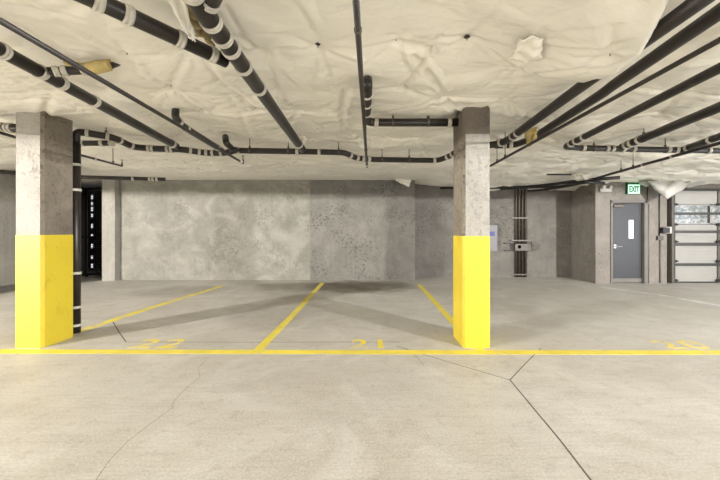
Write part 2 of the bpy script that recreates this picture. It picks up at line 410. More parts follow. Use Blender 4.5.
# pin washers
pin0 = None
for p in pins:
    z = cz(p.x, p.y)
    if pin0 is None:
        bm = bmesh.new()
        bmesh.ops.create_cone(bm, cap_ends=True, segments=14, radius1=.026, radius2=.022, depth=.005)
        add_tube(bm, [(0, 0, -.03), (0, 0, .02)], .0035, 8)
        pin0 = obj('insulation_pin', bm, M_pin); o = pin0
    else:
        o = pin0.copy(); C.objects.link(o)
    o.location = (p.x, p.y, z-.016)
    tag(o, 'small dark pin washer dimpling the white plastic ceiling sheet', 'pin', 'pin washers holding up the ceiling sheet')

# ------------------------------------------------------------------ columns
def column(px0, px1, base_py, depth, ypy, label, capz, side):
    Y = F*HC/(base_py-VY); x0, x1 = W(px0, Y, 240).x, W(px1, Y, 240).x
    yz = HC-(ypy-VY)/F*Y
    t = thing('concrete_column', label, 'column', ((x0+x1)/2, Y+depth/2, 0))
    def prism(z0, z1, e):
        c = .028
        pts = [(x0-e+c, Y-e), (x1+e-c, Y-e), (x1+e, Y-e+c), (x1+e, Y+depth+e), (x0-e, Y+depth+e), (x0-e, Y-e+c)]
        bm = bmesh.new(); f = bm.faces.new([bm.verts.new((p[0], p[1], z0)) for p in pts])
        r = bmesh.ops.extrude_face_region(bm, geom=[f]); bmesh.ops.translate(bm, verts=[v for v in r['geom'] if isinstance(v, bmesh.types.BMVert)], vec=(0, 0, z1-z0))
        bmesh.ops.recalc_face_normals(bm, faces=bm.faces); return bm
    o = obj('shaft', prism(yz, 3.05, 0), M_col, t)
    o.data.materials.append(M_col_shaded)
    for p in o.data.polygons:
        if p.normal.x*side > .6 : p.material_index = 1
    if capz: obj('rough_top', prism(capz, 3.05, .0015), M_colcap, t, label='darker rough concrete at the top')
    obj('painted_base', prism(0, yz, .003), M_yel, t, label='yellow painted lower half')
    return t, x0, x1, Y
cl, clx0, clx1, cY = column(13.6, 42.3, 348, .40, 235, 'square concrete column with yellow base and black pipe behind, at left', None, 1)
cr, crx0, crx1, cY2 = column(463.3, 490.5, 348, .46, 236, 'square concrete column with yellow base and dark rough top, right of centre', HC+(VY-134)/F*3.917, -1)

# ------------------------------------------------------------------ pipes
class Pipe:
    def __init__(s, name, label, cat, pts, r, mat, rad=.14, group=None, world=False):
        s.pts = fillet(pts, rad); s.r = r
        c = s.pts[0]
        s.t = thing(name, label, cat, tuple(c), group)
        obj('pipe_run', add_tube(bmesh.new(), s.pts, r, 20), mat, s.t, smooth=False)
        s.smooth(s.t.children[0])
        s.dense = []
        for a, b in zip(s.pts, s.pts[1:]):
            n = max(2, int((b-a).length/.01))
            for k in range(n): s.dense.append((a+(b-a)*k/n, (b-a).normalized()))
    def smooth(s, o):
        for p in o.data.polygons: p.use_smooth = len(p.vertices) == 4
    def at(s, px=None, py=None):
        best = None
        for p, d in s.dense:
            if p.y < .3: continue
            u, v = proj(p); e = abs(u-px) if px is not None else abs(v-py)
            if best is None or e < best[0]: best = (e, p, d)
        return best[1], best[2]
    def bands(s, px=(), py=(), w=.07):
        for q in px: p, d = s.at(px=q); s.band(p, d, w)
        for q in py: p, d = s.at(py=q); s.band(p, d, w)
    def band(s, p, d, w):
        o = obj('coupling', add_band(bmesh.new(), p, d, s.r+.006, w), M_band, s.t); s.smooth(o)
    def hangers(s, px=(), py=()):
        for q in list(px)+[('y', v) for v in py]:
            p, d = s.at(px=q) if not isinstance(q, tuple) else s.at(py=q[1])
            bm = bmesh.new(); r = s.r+.004
            add_tube(bm, [p-d*.012, p+d*.012], r, 18)
            add_box(bm, p+Vector((-.012, -.012, s.r)), p+Vector((.012, .012, s.r+.03)))
            hg = obj('hanger', bm, M_rod, s.t)
            rod = obj('hanger_rod', add_tube(bmesh.new(), [p+Vector((0, 0, s.r)), Vector((p.x, p.y, cz(p.x, p.y)+.02))], .006, 8), M_rod); rod.parent = hg
    def head(s, p, up=True):
        bm = bmesh.new(); sg = 1 if up else -1
        add_tube(bm, [p, p+Vector((0, 0, .05*sg)), p+Vector((0, 0, .052*sg)), p+Vector((0, 0, .075*sg))], [.016, .016, .009, .009], 10)
        for k in (-1, 1): add_tube(bm, [p+Vector((0, 0, .07*sg)), p+Vector((.018*k, 0, .09*sg)), p+Vector((0, 0, .11*sg))], .003, 6)
        r_ = bmesh.ops.create_cone(bm, cap_ends=True, segments=16, radius1=.022, radius2=.022, depth=.003)
        bmesh.ops.translate(bm, verts=r_['verts'], vec=p+Vector((0, 0, .112*sg)))
        obj('sprinkler_head', bm, M_rod, s.t)
D = 'drain pipe'; H = 2.72
def dr(label, pts, r=.055, **k): return Pipe('drain_pipe', label, D, pts, r, M_pipe, **k)
def spr(label, pts, r=.021, **k): return Pipe('sprinkler_pipe', label, 'sprinkler pipe', pts, r, M_sprk, **k)

# left side
p = dr('thick black drain pipe slanting from left picture edge to the stepped pipe above left stall', [P(-60, 17.5, H), P(0, 50, H), P(176, 146, H)], .052)
p.bands(px=(2, 41, 61, 94, 172), w=.05)
p = spr('thin dark sprinkler pipe crossing diagonally over the thick drain pipe at upper left', [P(-100, -38, 2.45), P(243, 163, 2.45)], .0165)
p.head(P(243, 163, 2.45)); p.band(P(240.5, 161.5, 2.45), Vector((0, 1, 0)), .05)
p = dr('black drain pipe stepping right from the riser behind the left column', [W(75.9, 4.5, h=2.62), W(75.9, 4.5, h=2.79), P(112, 137, 2.76), P(133, 147, 2.73), P(150, 148.5, 2.71), P(183, 149.5, 2.70), P(205, 153, 2.69), P(226, 153, 2.69), P(236, 150, 2.69)], .048, rad=.1)
p.bands(px=(88, 108, 119, 131, 149, 153, 168, 172, 190, 199, 206, 213, 222), w=.04); p.hangers(px=(106,))
p = dr('short black pipe with pale clamps behind the stepped pipe, beside the left column', [P(40, 143.5, 2.75), P(113, 143, 2.75)], .04)
p.bands(px=(83, 102, 112), w=.05)
rx = W(75.9, 4.5, h=0).x
p = Pipe('drain_riser', 'black upright pipe with pale clamps standing against the back of the left column', D, [(rx, 4.5, 0), (rx, 4.5, 2.62)], .054, M_pipe)
for py in (165, 190, 273, 307, 325): p.band(Vector((rx, 4.5, HC-(py-VY)/F*4.5)), Vector((0, 0, 1)), .035)
p = dr('short black pipe dropping from the ceiling tear to the stepped pipe end', [P(176, 106, 2.92), P(175, 118, 2.74), P(184, 127, 2.70), P(222, 150.5, 2.70)], .042, rad=.08)
p.bands(px=(179, 186, 217), w=.04)
p = spr('thin dark sprinkler branch above the left stall, in front of the pilaster', [P(50, 147, 2.6), P(122, 166, 2.6)], .017)
p.head(P(122, 166, 2.6)); p.hangers(px=(113,)); p.bands(px=(95,), w=.03)
p = dr('dark pipe along the top of the back wall at left', [P(-10, 171.5, 2.66), P(14, 172.5, 2.68), P(60, 176.5, 2.70), P(165, 179.3, 2.70)], .045)
p.bands(px=(133, 150, 153, 157), w=.05)
p = dr('black pipe with clamps half hidden left of the left column', [P(-60, 118, 2.74), P(2, 127, 2.74), P(10, 128, 2.72), P(40, 128, 2.72)], .05)
p.bands(px=(3, 8, 12), w=.04)
p = spr('thin sprinkler pipe ducking behind the left column at left picture edge', [P(-80, 108, 2.6), P(16, 137.5, 2.6)], .018)
# small offset pipe with insulation wrap
p = dr('short dark pipe stub with tan foam wrap under the ceiling at upper left', [P(48, 71.5, 2.72), P(62, 71, 2.75), P(88, 70, 2.78), P(102, 68, 2.80), P(117, 62, 2.9)], .034, rad=.05)
p.bands(px=(56, 65, 84), w=.04)
q0, q1 = P(88, 69, 2.77), P(109, 65, 2.82)
obj('foam_wrap', add_tube(bmesh.new(), [q0, q0.lerp(q1, .5), q1], [.047, .05, .046], 16), M_foam, p.t, label='tan foam wrap')

# centre left big pipe
p = dr('thick black drain pipe with many pale bands running back from top left of centre', [P(170, -48, H), P(200, 6, H), P(302, 149, H)], .06)
p.bands(py=(-8, 21, 38, 49, 67, 88), w=.045); p.band(*p.at(py=144), .05)
p = dr('black drain pipe with wide pale band joining the thick banded pipe at a slant', [P(60, -16, H), P(98, 1, H), P(226, 61, H)], .05)
p.bands(px=(98, 127, 179, 212), w=.05)
p = dr('black pipe branch meeting the thick banded pipe at the top picture edge', [P(230, -40, H+.01), P(207, 8, H+.005)], .05)
p.bands(py=(1, -14), w=.05)

# centre cross pipes
p = dr('long black drain pipe crossing the ceiling in front of the back wall', [P(225.5, 137, 2.88), P(226, 143, 2.74), P(234, 150.5, 2.72), P(300, 151.5, 2.72), P(344, 152.5, 2.72), P(356, 158, 2.69), P(372, 159.5, 2.69), P(438, 160.5, 2.69), P(450, 156, 2.72), P(462, 148, 2.74)], .047, rad=.09)
p.bands(px=(238, 297, 319, 350, 357, 363, 369, 435, 448, 453), w=.05); p.hangers(px=(250, 288, 339, 382, 409))
p = dr('black drain pipe coming down from the ceiling and turning right to the yellow-based column', [P(367, 76, 2.93), P(367.3, 84, 2.80), P(366.5, 122, 2.80), P(382, 122.5, 2.80), P(458, 122.5, 2.80)], .05, rad=.1)
p.bands(py=(94, 104, 113), w=.03); p.bands(px=(376, 449), w=.05); p.hangers(px=(393, 428))
p = spr('thin sprinkler pipe running straight back above the middle stall', [P(352, -60, 2.45), P(367, 167, 2.45)], .0165)
p.hangers(py=(30, 150)); p.band(P(366.8, 165, 2.45), Vector((0, 1, 0)), .03)

# right side
p = dr('black drain pipe from the right column, vanishing up under the torn plastic sheet', [P(470, 146.5, H), P(497, 144.5, H), P(508, 140, H), P(590, 80, H), P(645, 40, H), P(720, -14, H)], .05, rad=.12)
p.bands(px=(501, 513, 518), w=.04)
p = dr('black drain pipe running close beside and right of the torn plastic sheet', [P(495, 145.5, H), P(515, 145, H), P(532, 138.5, H), P(603, 93, H), P(612, 86, H), P(724, 9, H), P(800, -44, H)], .047, rad=.12)
p.bands(px=(504, 511, 535), w=.05)
p = spr('thin sprinkler pipe slanting from the right column to the right picture edge', [P(470, 177, 2.5), P(720, 40, 2.5), P(900, -60, 2.5)], .0175)
p.hangers(px=(497, 505))
p = dr('black drain pipe with elbow at the left end of the right cross pipe', [P(800, 27, H), P(720, 68, H), P(567, 145.5, H), P(566, 147, H), P(582, 148, H)], .043, rad=.06)
p.bands(px=(571, 584, 576), w=.045)
p = dr('black cross pipe with pale clamps near the ceiling in front of the grey door', [P(580, 148, H), P(606, 148.5, H), P(650, 149.5, H), P(760, 151.5, H)], .046)
p.bands(px=(583, 607, 612, 623, 633, 668, 676, 690, 708), w=.05); p.hangers(px=(594, 665))
p = dr('thick black drain pipe joining the right cross pipe near its middle', [P(800, 74, H), P(720, 107, H), P(622, 147, H)], .055)
p.bands(px=(640, 632, 627), w=.05); p.hangers(px=(644,))
p = dr('black drain pipe ending at the right cross pipe, beside the picture edge', [P(800, 106, H), P(720, 136.5, H), P(682, 150, H)], .05)
p.bands(px=(711, 688), w=.05)
p = spr('long thin sprinkler pipe reaching back from right edge to the black cables', [P(800, 118, 2.6), P(720, 143, 2.6), P(586, 181, 2.6)], .024)
p.hangers(px=(621, 633)); p.bands(px=(643, 672), w=.03)
p = spr('short thin pipe stub lying level under the ceiling above the recess', [P(547, 174.5, 2.66), P(571, 174.5, 2.66)], .018)

# black cables over the recess
for i, (pts, lb) in enumerate((
    ([P(440, 188, 2.64), P(478, 187.5, 2.64), P(520, 187.5, 2.62), P(548, 185, 2.59), P(580, 180.5, 2.58), P(620, 177.5, 2.58)], 'uppermost black cable hanging along the top of the recess'),
    ([P(500, 189, 2.60), P(530, 187.5, 2.58), P(556, 187, 2.55), P(583, 182.5, 2.54), P(600, 180.5, 2.54)], 'middle black cable drooping along the top of the recess'),
    ([P(528, 191, 2.54), P(546, 189.5, 2.53), P(566, 186.5, 2.51), P(586, 182, 2.50), P(604, 183, 2.50)], 'lowest black cable sagging at the corner of the recess'))):
    o = obj('cable', add_tube(bmesh.new(), fillet(pts, .3), .03 if i else .038, 10), M_cabl, smooth=True); tag(o, lb, 'cable')
q = P(581, 176.5, 2.66)
bm = bmesh.new()
r_ = bmesh.ops.create_uvsphere(bm, u_segments=28, v_segments=16, radius=1)
for v in bm.verts:
    c = v.co.copy(); k = 1+.22*math.sin(7*c.x+3*c.z)*math.cos(5*c.y)+.1*math.sin(13*c.z+4*c.x)
    v.co = Vector((c.x*.24*k, c.y*.2*k, c.z*.085*k)) + q
tag(obj('plastic_bundle', bm, M_sheet, smooth=True), 'crumpled white plastic bundle with black cables under it, over the recess corner', 'plastic sheet')

# ------------------------------------------------------------------ torn plastic and insulation
def sheet_patch(name, outline, label, mat, thick=.004, crump=.01, cat='plastic sheet', seed=1, n=14):
    """a quad outline (4 world corners) filled with a crumpled grid of real thickness"""
    a, b, c, d = [Vector(v) for v in outline]; rnd = random.Random(seed); bm = bmesh.new()
    nm = (b-a).cross(d-a).normalized(); ph = [rnd.uniform(0, 6) for _ in range(4)]
    g = []
    for i in range(n+1):
        row = []
        for j in range(n+1):
            u, v = i/n, j/n
            p_ = (a*(1-u)+b*u)*(1-v) + (d*(1-u)+c*u)*v
            off = crump*(math.sin(9*u+ph[0]+3*v)+.6*math.sin(14*v+ph[1]-5*u)+.5*math.sin(21*u*v+ph[2]))
            edge = crump*.8*math.sin(17*(u+v)+ph[3])
            row.append(bm.verts.new(p_+nm*off+(b-a).normalized()*edge*(.3+v)))
        g.append(row)
    for i in range(n):
        for j in range(n): bm.faces.new((g[i][j], g[i+1][j], g[i+1][j+1], g[i][j+1]))
    o = obj(name, bm, mat, smooth=True)
    m = o.modifiers.new('thickness', 'SOLIDIFY'); m.thickness = thick
    return tag(o, label, cat)
sheet_patch('torn_sheet', [P(164, -6, 2.86), P(184, -6, 2.86), P(196, 42, 2.60), P(189, 38, 2.60)], 'white torn plastic strip hanging in front of the slanted drain pipe at top left', M_sheet, .004, .008, seed=3)
sheet_patch('torn_sheet', [P(520, 37, 2.80), P(543, 37, 2.79), P(541, 62, 2.73), P(508, 60, 2.77)], 'small torn flap of white sheet hanging from the ceiling, nearer than the right column', M_sheet, .004, .012, seed=17)
sheet_patch('insulation_batt', [P(176, 2, 2.86), P(196, 2, 2.86), P(212, 44, 2.72), P(189, 30, 2.72)], 'brown insulation bulging from the ceiling tear beside the banded pipe', M_foam2, .02, .02, 'insulation', seed=5)
sheet_patch('insulation_batt', [P(523, 131, 2.72), P(538, 127, 2.72), P(536, 140, 2.60), P(529, 147, 2.54)], 'tan insulation scrap dangling between the two drain pipes right of the column', M_foam, .012, .012, 'insulation', seed=8)
sheet_patch('insulation_batt', [P(64, 61, 2.89), P(112, 59, 2.89), P(108, 64, 2.86), P(70, 66, 2.86)], 'tan insulation edge showing through the ceiling tear above the pipe stub', M_foam, .02, .008, 'insulation', seed=9)
sheet_patch('torn_sheet', [W(388, 9.2, 176), W(412, 9.25, 178), W(409, 9.2, 187), W(398, 9.15, 182)], 'loose white sheet corner drooping over the right end of the back wall', M_sheet, .004, .015, seed=11)
M_sheet_shaded = simple('shaded_plastic_sheet', rgb(190, 187, 180), .5, 0, .12, 6, .4)  # greyer copy of the sheet colour, with the drape's shade put in
# drape above the garage door: a hanging fold of sheet
bm = bmesh.new(); n = 20; rows = []
top = [(647, 180), (655, 178), (668, 177), (682, 177), (692, 180)]
def lerp_list(L, t):
    f_ = t*(len(L)-1); i = min(int(f_), len(L)-2); k = f_-i; return (L[i][0]*(1-k)+L[i+1][0]*k, L[i][1]*(1-k)+L[i+1][1]*k)
bot = [(647, 181), (655, 190), (667, 199.5), (683, 190), (692, 181)]
for i in range(n+1):
    t = i/n; row = []
    tx, ty = lerp_list(top, t); bx, by = lerp_list(bot, t)
    for j in range(11):
        v = j/10; Yd = 8.3 + .1*math.sin(3.1*v)*-1 + .04*math.sin(t*15+v*4)
        row.append(bm.verts.new(W(tx+(bx-tx)*v, Yd, ty+(by-ty)*v)))
    rows.append(row)
for i in range(n):
    for j in range(10): bm.faces.new((rows[i][j], rows[i][j+1], rows[i+1][j+1], rows[i+1][j]))
o = obj('sheet_drape', bm, M_sheet_shaded, smooth=True); m = o.modifiers.new('thickness', 'SOLIDIFY'); m.thickness = .01
tag(o, 'white plastic drape hanging in a point between grey door and garage door', 'plastic sheet')
sheet_patch('torn_sheet', [W(684, 8.3, 183), W(735, 8.2, 174), W(735, 8.5, 179), W(686, 8.55, 187)], 'grey sheet edge slanting over the top of the garage door', M_sheet_shaded, .006, .015, seed=14)

# ------------------------------------------------------------------ floor paint, joints
def strip(name, pts, w, mat, z=.0015, th=.001, horizontal=None):
    pts = [Vector((p[0], p[1], 0)) for p in pts]; bm = bmesh.new(); L = []
    ws = w if isinstance(w, list) else [w]*len(pts)
    for i, p_ in enumerate(pts):
        d_ = (pts[min(i+1, len(pts)-1)]-pts[max(i-1, 0)]).normalized(); nn = Vector((-d_.y, d_.x, 0))*ws[i]/2
        L.append((bm.verts.new(p_+nn+Vector((0, 0, z))), bm.verts.new(p_-nn+Vector((0, 0, z)))))
    for a_, b_ in zip(L, L[1:]): bm.faces.new((a_[0], a_[1], b_[1], b_[0]))
    r = bmesh.ops.extrude_face_region(bm, geom=bm.faces[:]); bmesh.ops.translate(bm, verts=[v for v in r['geom'] if isinstance(v, bmesh.types.BMVert)], vec=(0, 0, -z))
    bmesh.ops.recalc_face_normals(bm, faces=bm.faces)
    return obj(name, bm, mat)
def fl(px, py): v = P(px, py, 0); return (v.x, v.y)
l0, l1 = fl(-40, 351.4), fl(780, 352.6)
tag(strip('floor_stripe', [l0, fl(360, 352.1), l1], .13, M_line), 'long yellow line crossing the floor in front of both columns', 'painted line')
tag(strip('floor_stripe', [fl(258, 350), fl(290, 318), fl(322.5, 283)], .11, M_line, .0012), 'bright yellow stall line between the two middle stalls', 'painted line')
tag(strip('floor_stripe', [fl(480, 350), fl(453, 322), fl(419, 284.5)], .11, M_line, .0012), 'yellow stall line leading from the right column to the wall corner', 'painted line')
tag(strip('floor_stripe', [fl(60, 337.5), fl(150, 308), fl(222, 286)], .15, M_line_pale, .0012), 'faded yellow stall line leading away from the left column', 'painted line')
M_sun_streak = paint_mat('floor_sun_streak_worn', rgb(222, 222, 224), .44, .56)
tag(strip('floor_stripe', [fl(600, 287), fl(660, 295), fl(740, 309)], .16, M_sun_streak, .0012), 'whitish streak of painted sunlight and floor wear in front of the garage door', 'painted line')  # pale streak painted in for reflected sunlight and floor wear
def number(txt, px, py0, py1, label, mat, squash=1.0, bold=.0):
    cu = bpy.data.curves.new('num', 'FONT'); cu.body = txt; cu.align_x = 'CENTER'; cu.extrude = .0005; cu.offset = bold; cu.space_character = 1.15
    to = bpy.data.objects.new('num', cu); C.objects.link(to)
    bpy.context.view_layer.update()
    me = bpy.data.meshes.new_from_object(to.evaluated_get(bpy.context.evaluated_depsgraph_get()))
    bpy.data.objects.remove(to)
    ys = [v.co.y for v in me.vertices]; xs_ = [v.co.x for v in me.vertices]
    (x0, y0), (x1, y1) = fl(px, py1), fl(px, py0)
    k = (y1-y0)/(max(ys)-min(ys)); cx = (max(xs_)+min(xs_))/2
    for v in me.vertices: v.co = Vector(((v.co.x-cx)*k*squash+(x0+x1)/2, (v.co.y-min(ys))*k+y0, v.co.z+.0012))
    me.name = 'painted_number'; me.materials.clear(); me.materials.append(mat)
    o = bpy.data.objects.new('painted_number', me); C.objects.link(o)
    # texture coordinates follow the floor
    return tag(o, label, 'painted number')
number('22', 160, 339, 348.2, 'faded yellow number 22 on the floor of the left stall', M_line_faded, 1.25, .02)
number('21', 367, 339.5, 348.2, 'faded yellow number 21 on the floor below the middle stall', M_line_pale, 1.05, .02)
number('20', 680, 340.5, 349, 'very faded yellow number 20 on the floor of the right stall', M_line_faded, 1.35, .02)
M_joint = simple('joint_line', rgb(92, 84, 74), .9, 0, .2, 10)  # dark brown tone of the floor joints themselves
M_crack = simple('crack_line', rgb(150, 138, 120), .9, 0, .2, 10)
tn = [1]
def joint(pts, w, mat=M_joint):
    tn[0] += 1; struct(strip('trim_%d' % tn[0], [fl(*q) for q in pts], w, mat, .0008))
joint([(600, 492), (560, 440), (510, 380)], .011); joint([(510, 380), (525, 364), (541, 348)], .009)
joint([(510, 380), (462, 366), (412, 351), (396, 346)], .008)
joint([(126, 342), (260, 342.3), (400, 342)], .009); joint([(113, 322), (119, 332), (126, 342)], .013)
rc = random.Random(4); cr_pts = [(206, 360), (198, 368), (200, 377), (186, 388), (174, 401), (172, 408), (150, 424), (128, 441), (108, 462), (92, 486)]
joint(cr_pts, .0045, M_crack)
joint([(405, 347), (418, 358), (424, 366)], .006, M_crack)

# ------------------------------------------------------------------ grey door
d1 = struct(thing('door_1', 'x', 'door', ((DL+DR)/2, YD, 0))); del d1['label'], d1['category']
fw = .075
bm = bmesh.new()
for lo, hi in (((DL-.02, YD-.03, 0), (DL+.03, YD+.14, DT)), ((DR-fw, YD-.03, 0), (DR+.02, YD+.14, DT)), ((DL-.02, YD-.03, DT-.05), (DR+.02, YD+.14, DT+.02))): add_box(bm, lo, hi, .006)
obj('door_frame', bm, M_frame, d1)
lx0, lx1 = W(630.6, YD, 240).x, W(635.6, YD, 240).x; lz0, lz1 = HC+(VY-238.5)/F*YD, HC+(VY-220)/F*YD
x0, x1, z0, z1 = DL+.03, DR-fw, .02, DT-.05; yf, yb = YD+.06, YD+.105
bm = bmesh.new()
for lo, hi in (((x0, yf, z0), (lx0, yb, z1)), ((lx1, yf, z0), (x1, yb, z1)), ((lx0, yf, z0), (lx1, yb, lz0)), ((lx0, yf, lz1), (lx1, yb, z1))): add_box(bm, lo, hi)
leaf = obj('door_leaf', bm, M_door, d1)
obj('window_pane', box((lx0, yf+.01, lz0), (lx1, yf+.03, lz1)), M_daylight, leaf, label='narrow bright glass pane')
bm = bmesh.new(); zz = HC-(246.5-VY)/F*YD; hx = W(616.5, YD, 240).x
add_box(bm, (hx-.03, yf-.012, zz-.05), (hx+.03, yf, zz+.05), .004); add_tube(bm, [(hx, yf, zz), (hx, yf-.06, zz), (hx+.15, yf-.06, zz)], .013, 10)
obj('door_handle', bm, M_metal, leaf)
bm = bmesh.new(); add_box(bm, (x0+.05, yf-.06, z1-.12), (x0+.32, yf, z1-.05), .008); add_tube(bm, [(x0+.16, yf-.05, z1-.045), (x0+.42, yf-.16, z1-.02), (x0+.62, yf-.05, z1-.0)], .011, 8)
obj('door_closer', bm, M_rod, d1)
obj('kick_strip', box((x0+.01, yf-.006, .02), (x1-.01, yf, .13), .002), M_frame, leaf)
# emergency light, exit sign
YW = YD
c = W(604.5, YW, 190); t = thing('emergency_light', 'white emergency light with two lamp heads left of the exit sign', 'emergency light', (c.x, YW, c.z))
obj('housing', box((c.x-.15, YW-.07, c.z-.06), (c.x+.15, YW, c.z+.045), .015), M_white, t)
for k in (-1, 1):
    bm = bmesh.new(); add_tube(bm, [(c.x+k*.09, YW-.03, c.z+.05), (c.x+k*.09, YW-.06, c.z+.075), (c.x+k*.09, YW-.12, c.z+.06)], [.02, .04, .045], 16); lh = obj('lamp_head', bm, M_white, t); ln = obj('lens', add_tube(bmesh.new(), [(c.x+k*.09, YW-.118, c.z+.061), (c.x+k*.09, YW-.124, c.z+.06)], .038, 16), M_white); ln.parent = lh
ex0, ex1, ez0, ez1 = W(626, YW, 0).x, W(638.2, YW, 0).x, HC+(VY-193.8)/F*YW, HC+(VY-184.5)/F*YW
t = thing('exit_sign', 'green lit exit sign above the grey door', 'exit sign', ((ex0+ex1)/2, YW, ez0))
obj('housing', box((ex0-.015, YW-.06, ez0-.015), (ex1+.015, YW, ez1+.05), .006), M_green, t)
obj('face', box((ex0+.01, YW-.066, ez0), (ex1-.01, YW-.058, ez1-.01), .002), M_exit, t)
cu = bpy.data.curves.new('exit', 'FONT'); cu.body = 'EXIT'; cu.align_x = 'CENTER'; cu.extrude = .002; cu.offset = .035
to = bpy.data.objects.new('exit', cu); C.objects.link(to); bpy.context.view_layer.update()
me = bpy.data.meshes.new_from_object(to.evaluated_get(bpy.context.evaluated_depsgraph_get())); bpy.data.objects.remove(to)
vx = [v.co.x for v in me.vertices]; vy = [v.co.y for v in me.vertices]; k1 = (ex1-ex0)*.8/(max(vx)-min(vx)); k2 = (ez1-ez0)*.66/(max(vy)-min(vy))
for v in me.vertices: v.co = Vector((v.co.x*k1+(ex0+ex1)/2, YW-.067-v.co.z, (v.co.y-min(vy))*k2+ez0+(ez1-ez0)*.13))
me.materials.clear(); me.materials.append(M_green); o = bpy.data.objects.new('letters', me); C.objects.link(o); o.parent = t; o.matrix_parent_inverse = Matrix.Translation(-t.location); o['label'] = 'green letters reading EXIT'
# conduits and boxes right of the door
def conduit(px, py0, py1, Y, r, label, mat=M_cond, extra=None, group=None):
    pts = [W(px, Y, py0), W(px, Y, py1)]
    o = obj('conduit', add_tube(bmesh.new(), fillet(extra or pts, .08), r, 10), mat, smooth=True); return tag(o, label, 'conduit', group)
conduit(647.3, 183, 203, YD-.01, .012, 'short thin conduit dropping to the door frame corner', M_cabl)
conduit(648.5, 204, 283, YD-.012, .014, 'pale thin conduit running down beside the grey door', M_frame)
conduit(659.3, 194, 236, YD-.012, .013, 'dark thin conduit coming down to the small wall box', M_cabl)
conduit(660.3, 240, 282.5, YD-.018, .02, 'grey conduit below the small wall box', M_frame)
o = tag(obj('wall_box', box(W(658, YD-.06, 240.3), W(661.5, YD, 236), .005), M_boxg), 'small grey wall box with conduits above and below it', 'wall box')
t = thing('door_operator_box', 'pale box with black face beside the garage door track', 'control box', tuple(W(667, YD-.1, 231)))
obj('housing', box(W(666.3, YD-.1, 233.5), W(668.8, YD, 226.8), .008), M_white, t); obj('black_side', box(W(663.5, YD-.12, 233), W(666, YD-.0, 227.5), .006), M_blackish, t)
# knot of plastic and wire above door
bm = bmesh.new(); q = W(645, YD-.14, 183)
bmesh.ops.create_uvsphere(bm, u_segments=18, v_segments=10, radius=.1)
for v in bm.verts: v.co = Vector((v.co.x*1.5*(1+.3*math.sin(40*v.co.z)), v.co.y*.8, v.co.z*.8*(1+.3*math.sin(50*v.co.x))))+q
tag(obj('plastic_knot', bm, M_sheet_shaded, smooth=True), 'crumpled plastic tuft over the right corner of the grey door', 'plastic sheet')

# ------------------------------------------------------------------ garage door
YG = YD+.12; gx0, gx1 = W(671.5, YG, 0).x, 12.6
d2 = struct(thing('door_2', 'x', 'x', ((gx0+gx1)/2, YG, 0))); del d2['label'], d2['category']
zpx = lambda v: HC-(v-VY)/F*YG
edges = [183, 204.3, 224.5, 243, 263.5, 282]
for i, (u, v) in enumerate(zip(edges, edges[1:])):
    bm = bmesh.new(); zt, zb = zpx(u)-.006, zpx(v)+.006
    if i == 1:
        stl = .06
        spans = [(gx0, gx0+stl)]; pw = .93; x = gx0
        while x < gx1:
            add_box(bm, (x, YG, zb), (x+stl, YG+.05, zt)); x += pw+stl+.06
        add_box(bm, (gx0, YG, zt-.03), (gx1, YG+.05, zt)); add_box(bm, (gx0, YG, zb), (gx1, YG+.05, zb+.03)); 
        sec = obj('window_section', bm, M_panel, d2)
        x = gx0
        while x < gx1-.5:
            obj('pane', box((x+stl, YG+.02, zb+.03), (min(x+pw+.06, gx1), YG+.03, zt-.03)), M_pane, sec, label='window pane with trees outside'); x += pw+stl+.06
    else:
        add_box(bm, (gx0, YG, zb), (gx1, YG+.05, zt), .006)
        for k in (.33, .66): add_box(bm, (gx0+.02, YG-.004, zb+(zt-zb)*k-.01), (gx1, YG+.01, zb+(zt-zb)*k+.01), .003)
        obj('section', bm, M_panel, d2)
for v in (190, 213.8, 231.8, 244.5, 264.5):
    bm = bmesh.new(); z = zpx(v); add_box(bm, (gx0, YG-.07, z-.02), (gx1, YG, z+.02)); add_box(bm, (gx0, YG-.075, z-.03), (gx1, YG-.06, z+.035), .003)
    obj('strut', bm, M_strut, d2)
for px in (673.5, 718):
    x = W(px, YG, 0).x
    bm = bmesh.new(); add_box(bm, (x-.035, YG-.02, zpx(282)), (x+.035, YG, zpx(224))); add_box(bm, (x-.03, YG-.02, zpx(204)), (x+.03, YG, zpx(184))); obj('stile', bm, M_boxg, d2)
    for v in (204.5, 224.5, 241.5, 261, 280):
        bm = bmesh.new(); add_box(bm, (x-.07, YG-.06, zpx(v)-.035), (x+.05, YG-.02, zpx(v)+.035), .008); add_tube(bm, [(x-.1, YG-.05, zpx(v)), (x+.08, YG-.05, zpx(v))], .018, 10); obj('hinge', bm, M_blackish, d2)
obj('bottom_seal', box((gx0, YG-.01, 0.0), (gx1, YG+.05, zpx(281.5)), .006), M_blackish, d2)
tx = W(669.8, YD, 0).x
bm = bmesh.new(); add_box(bm, (tx-.04, YD-.1, 0.02), (tx-.025, YD+.1, 2.6)); add_box(bm, (tx-.04, YD-.1, .02), (tx+.04, YD-.09, 2.6)); add_box(bm, (tx+.03, YD-.1, .02), (tx+.04, YD-.02, 2.6))
obj('track', bm, M_boxg, d2)

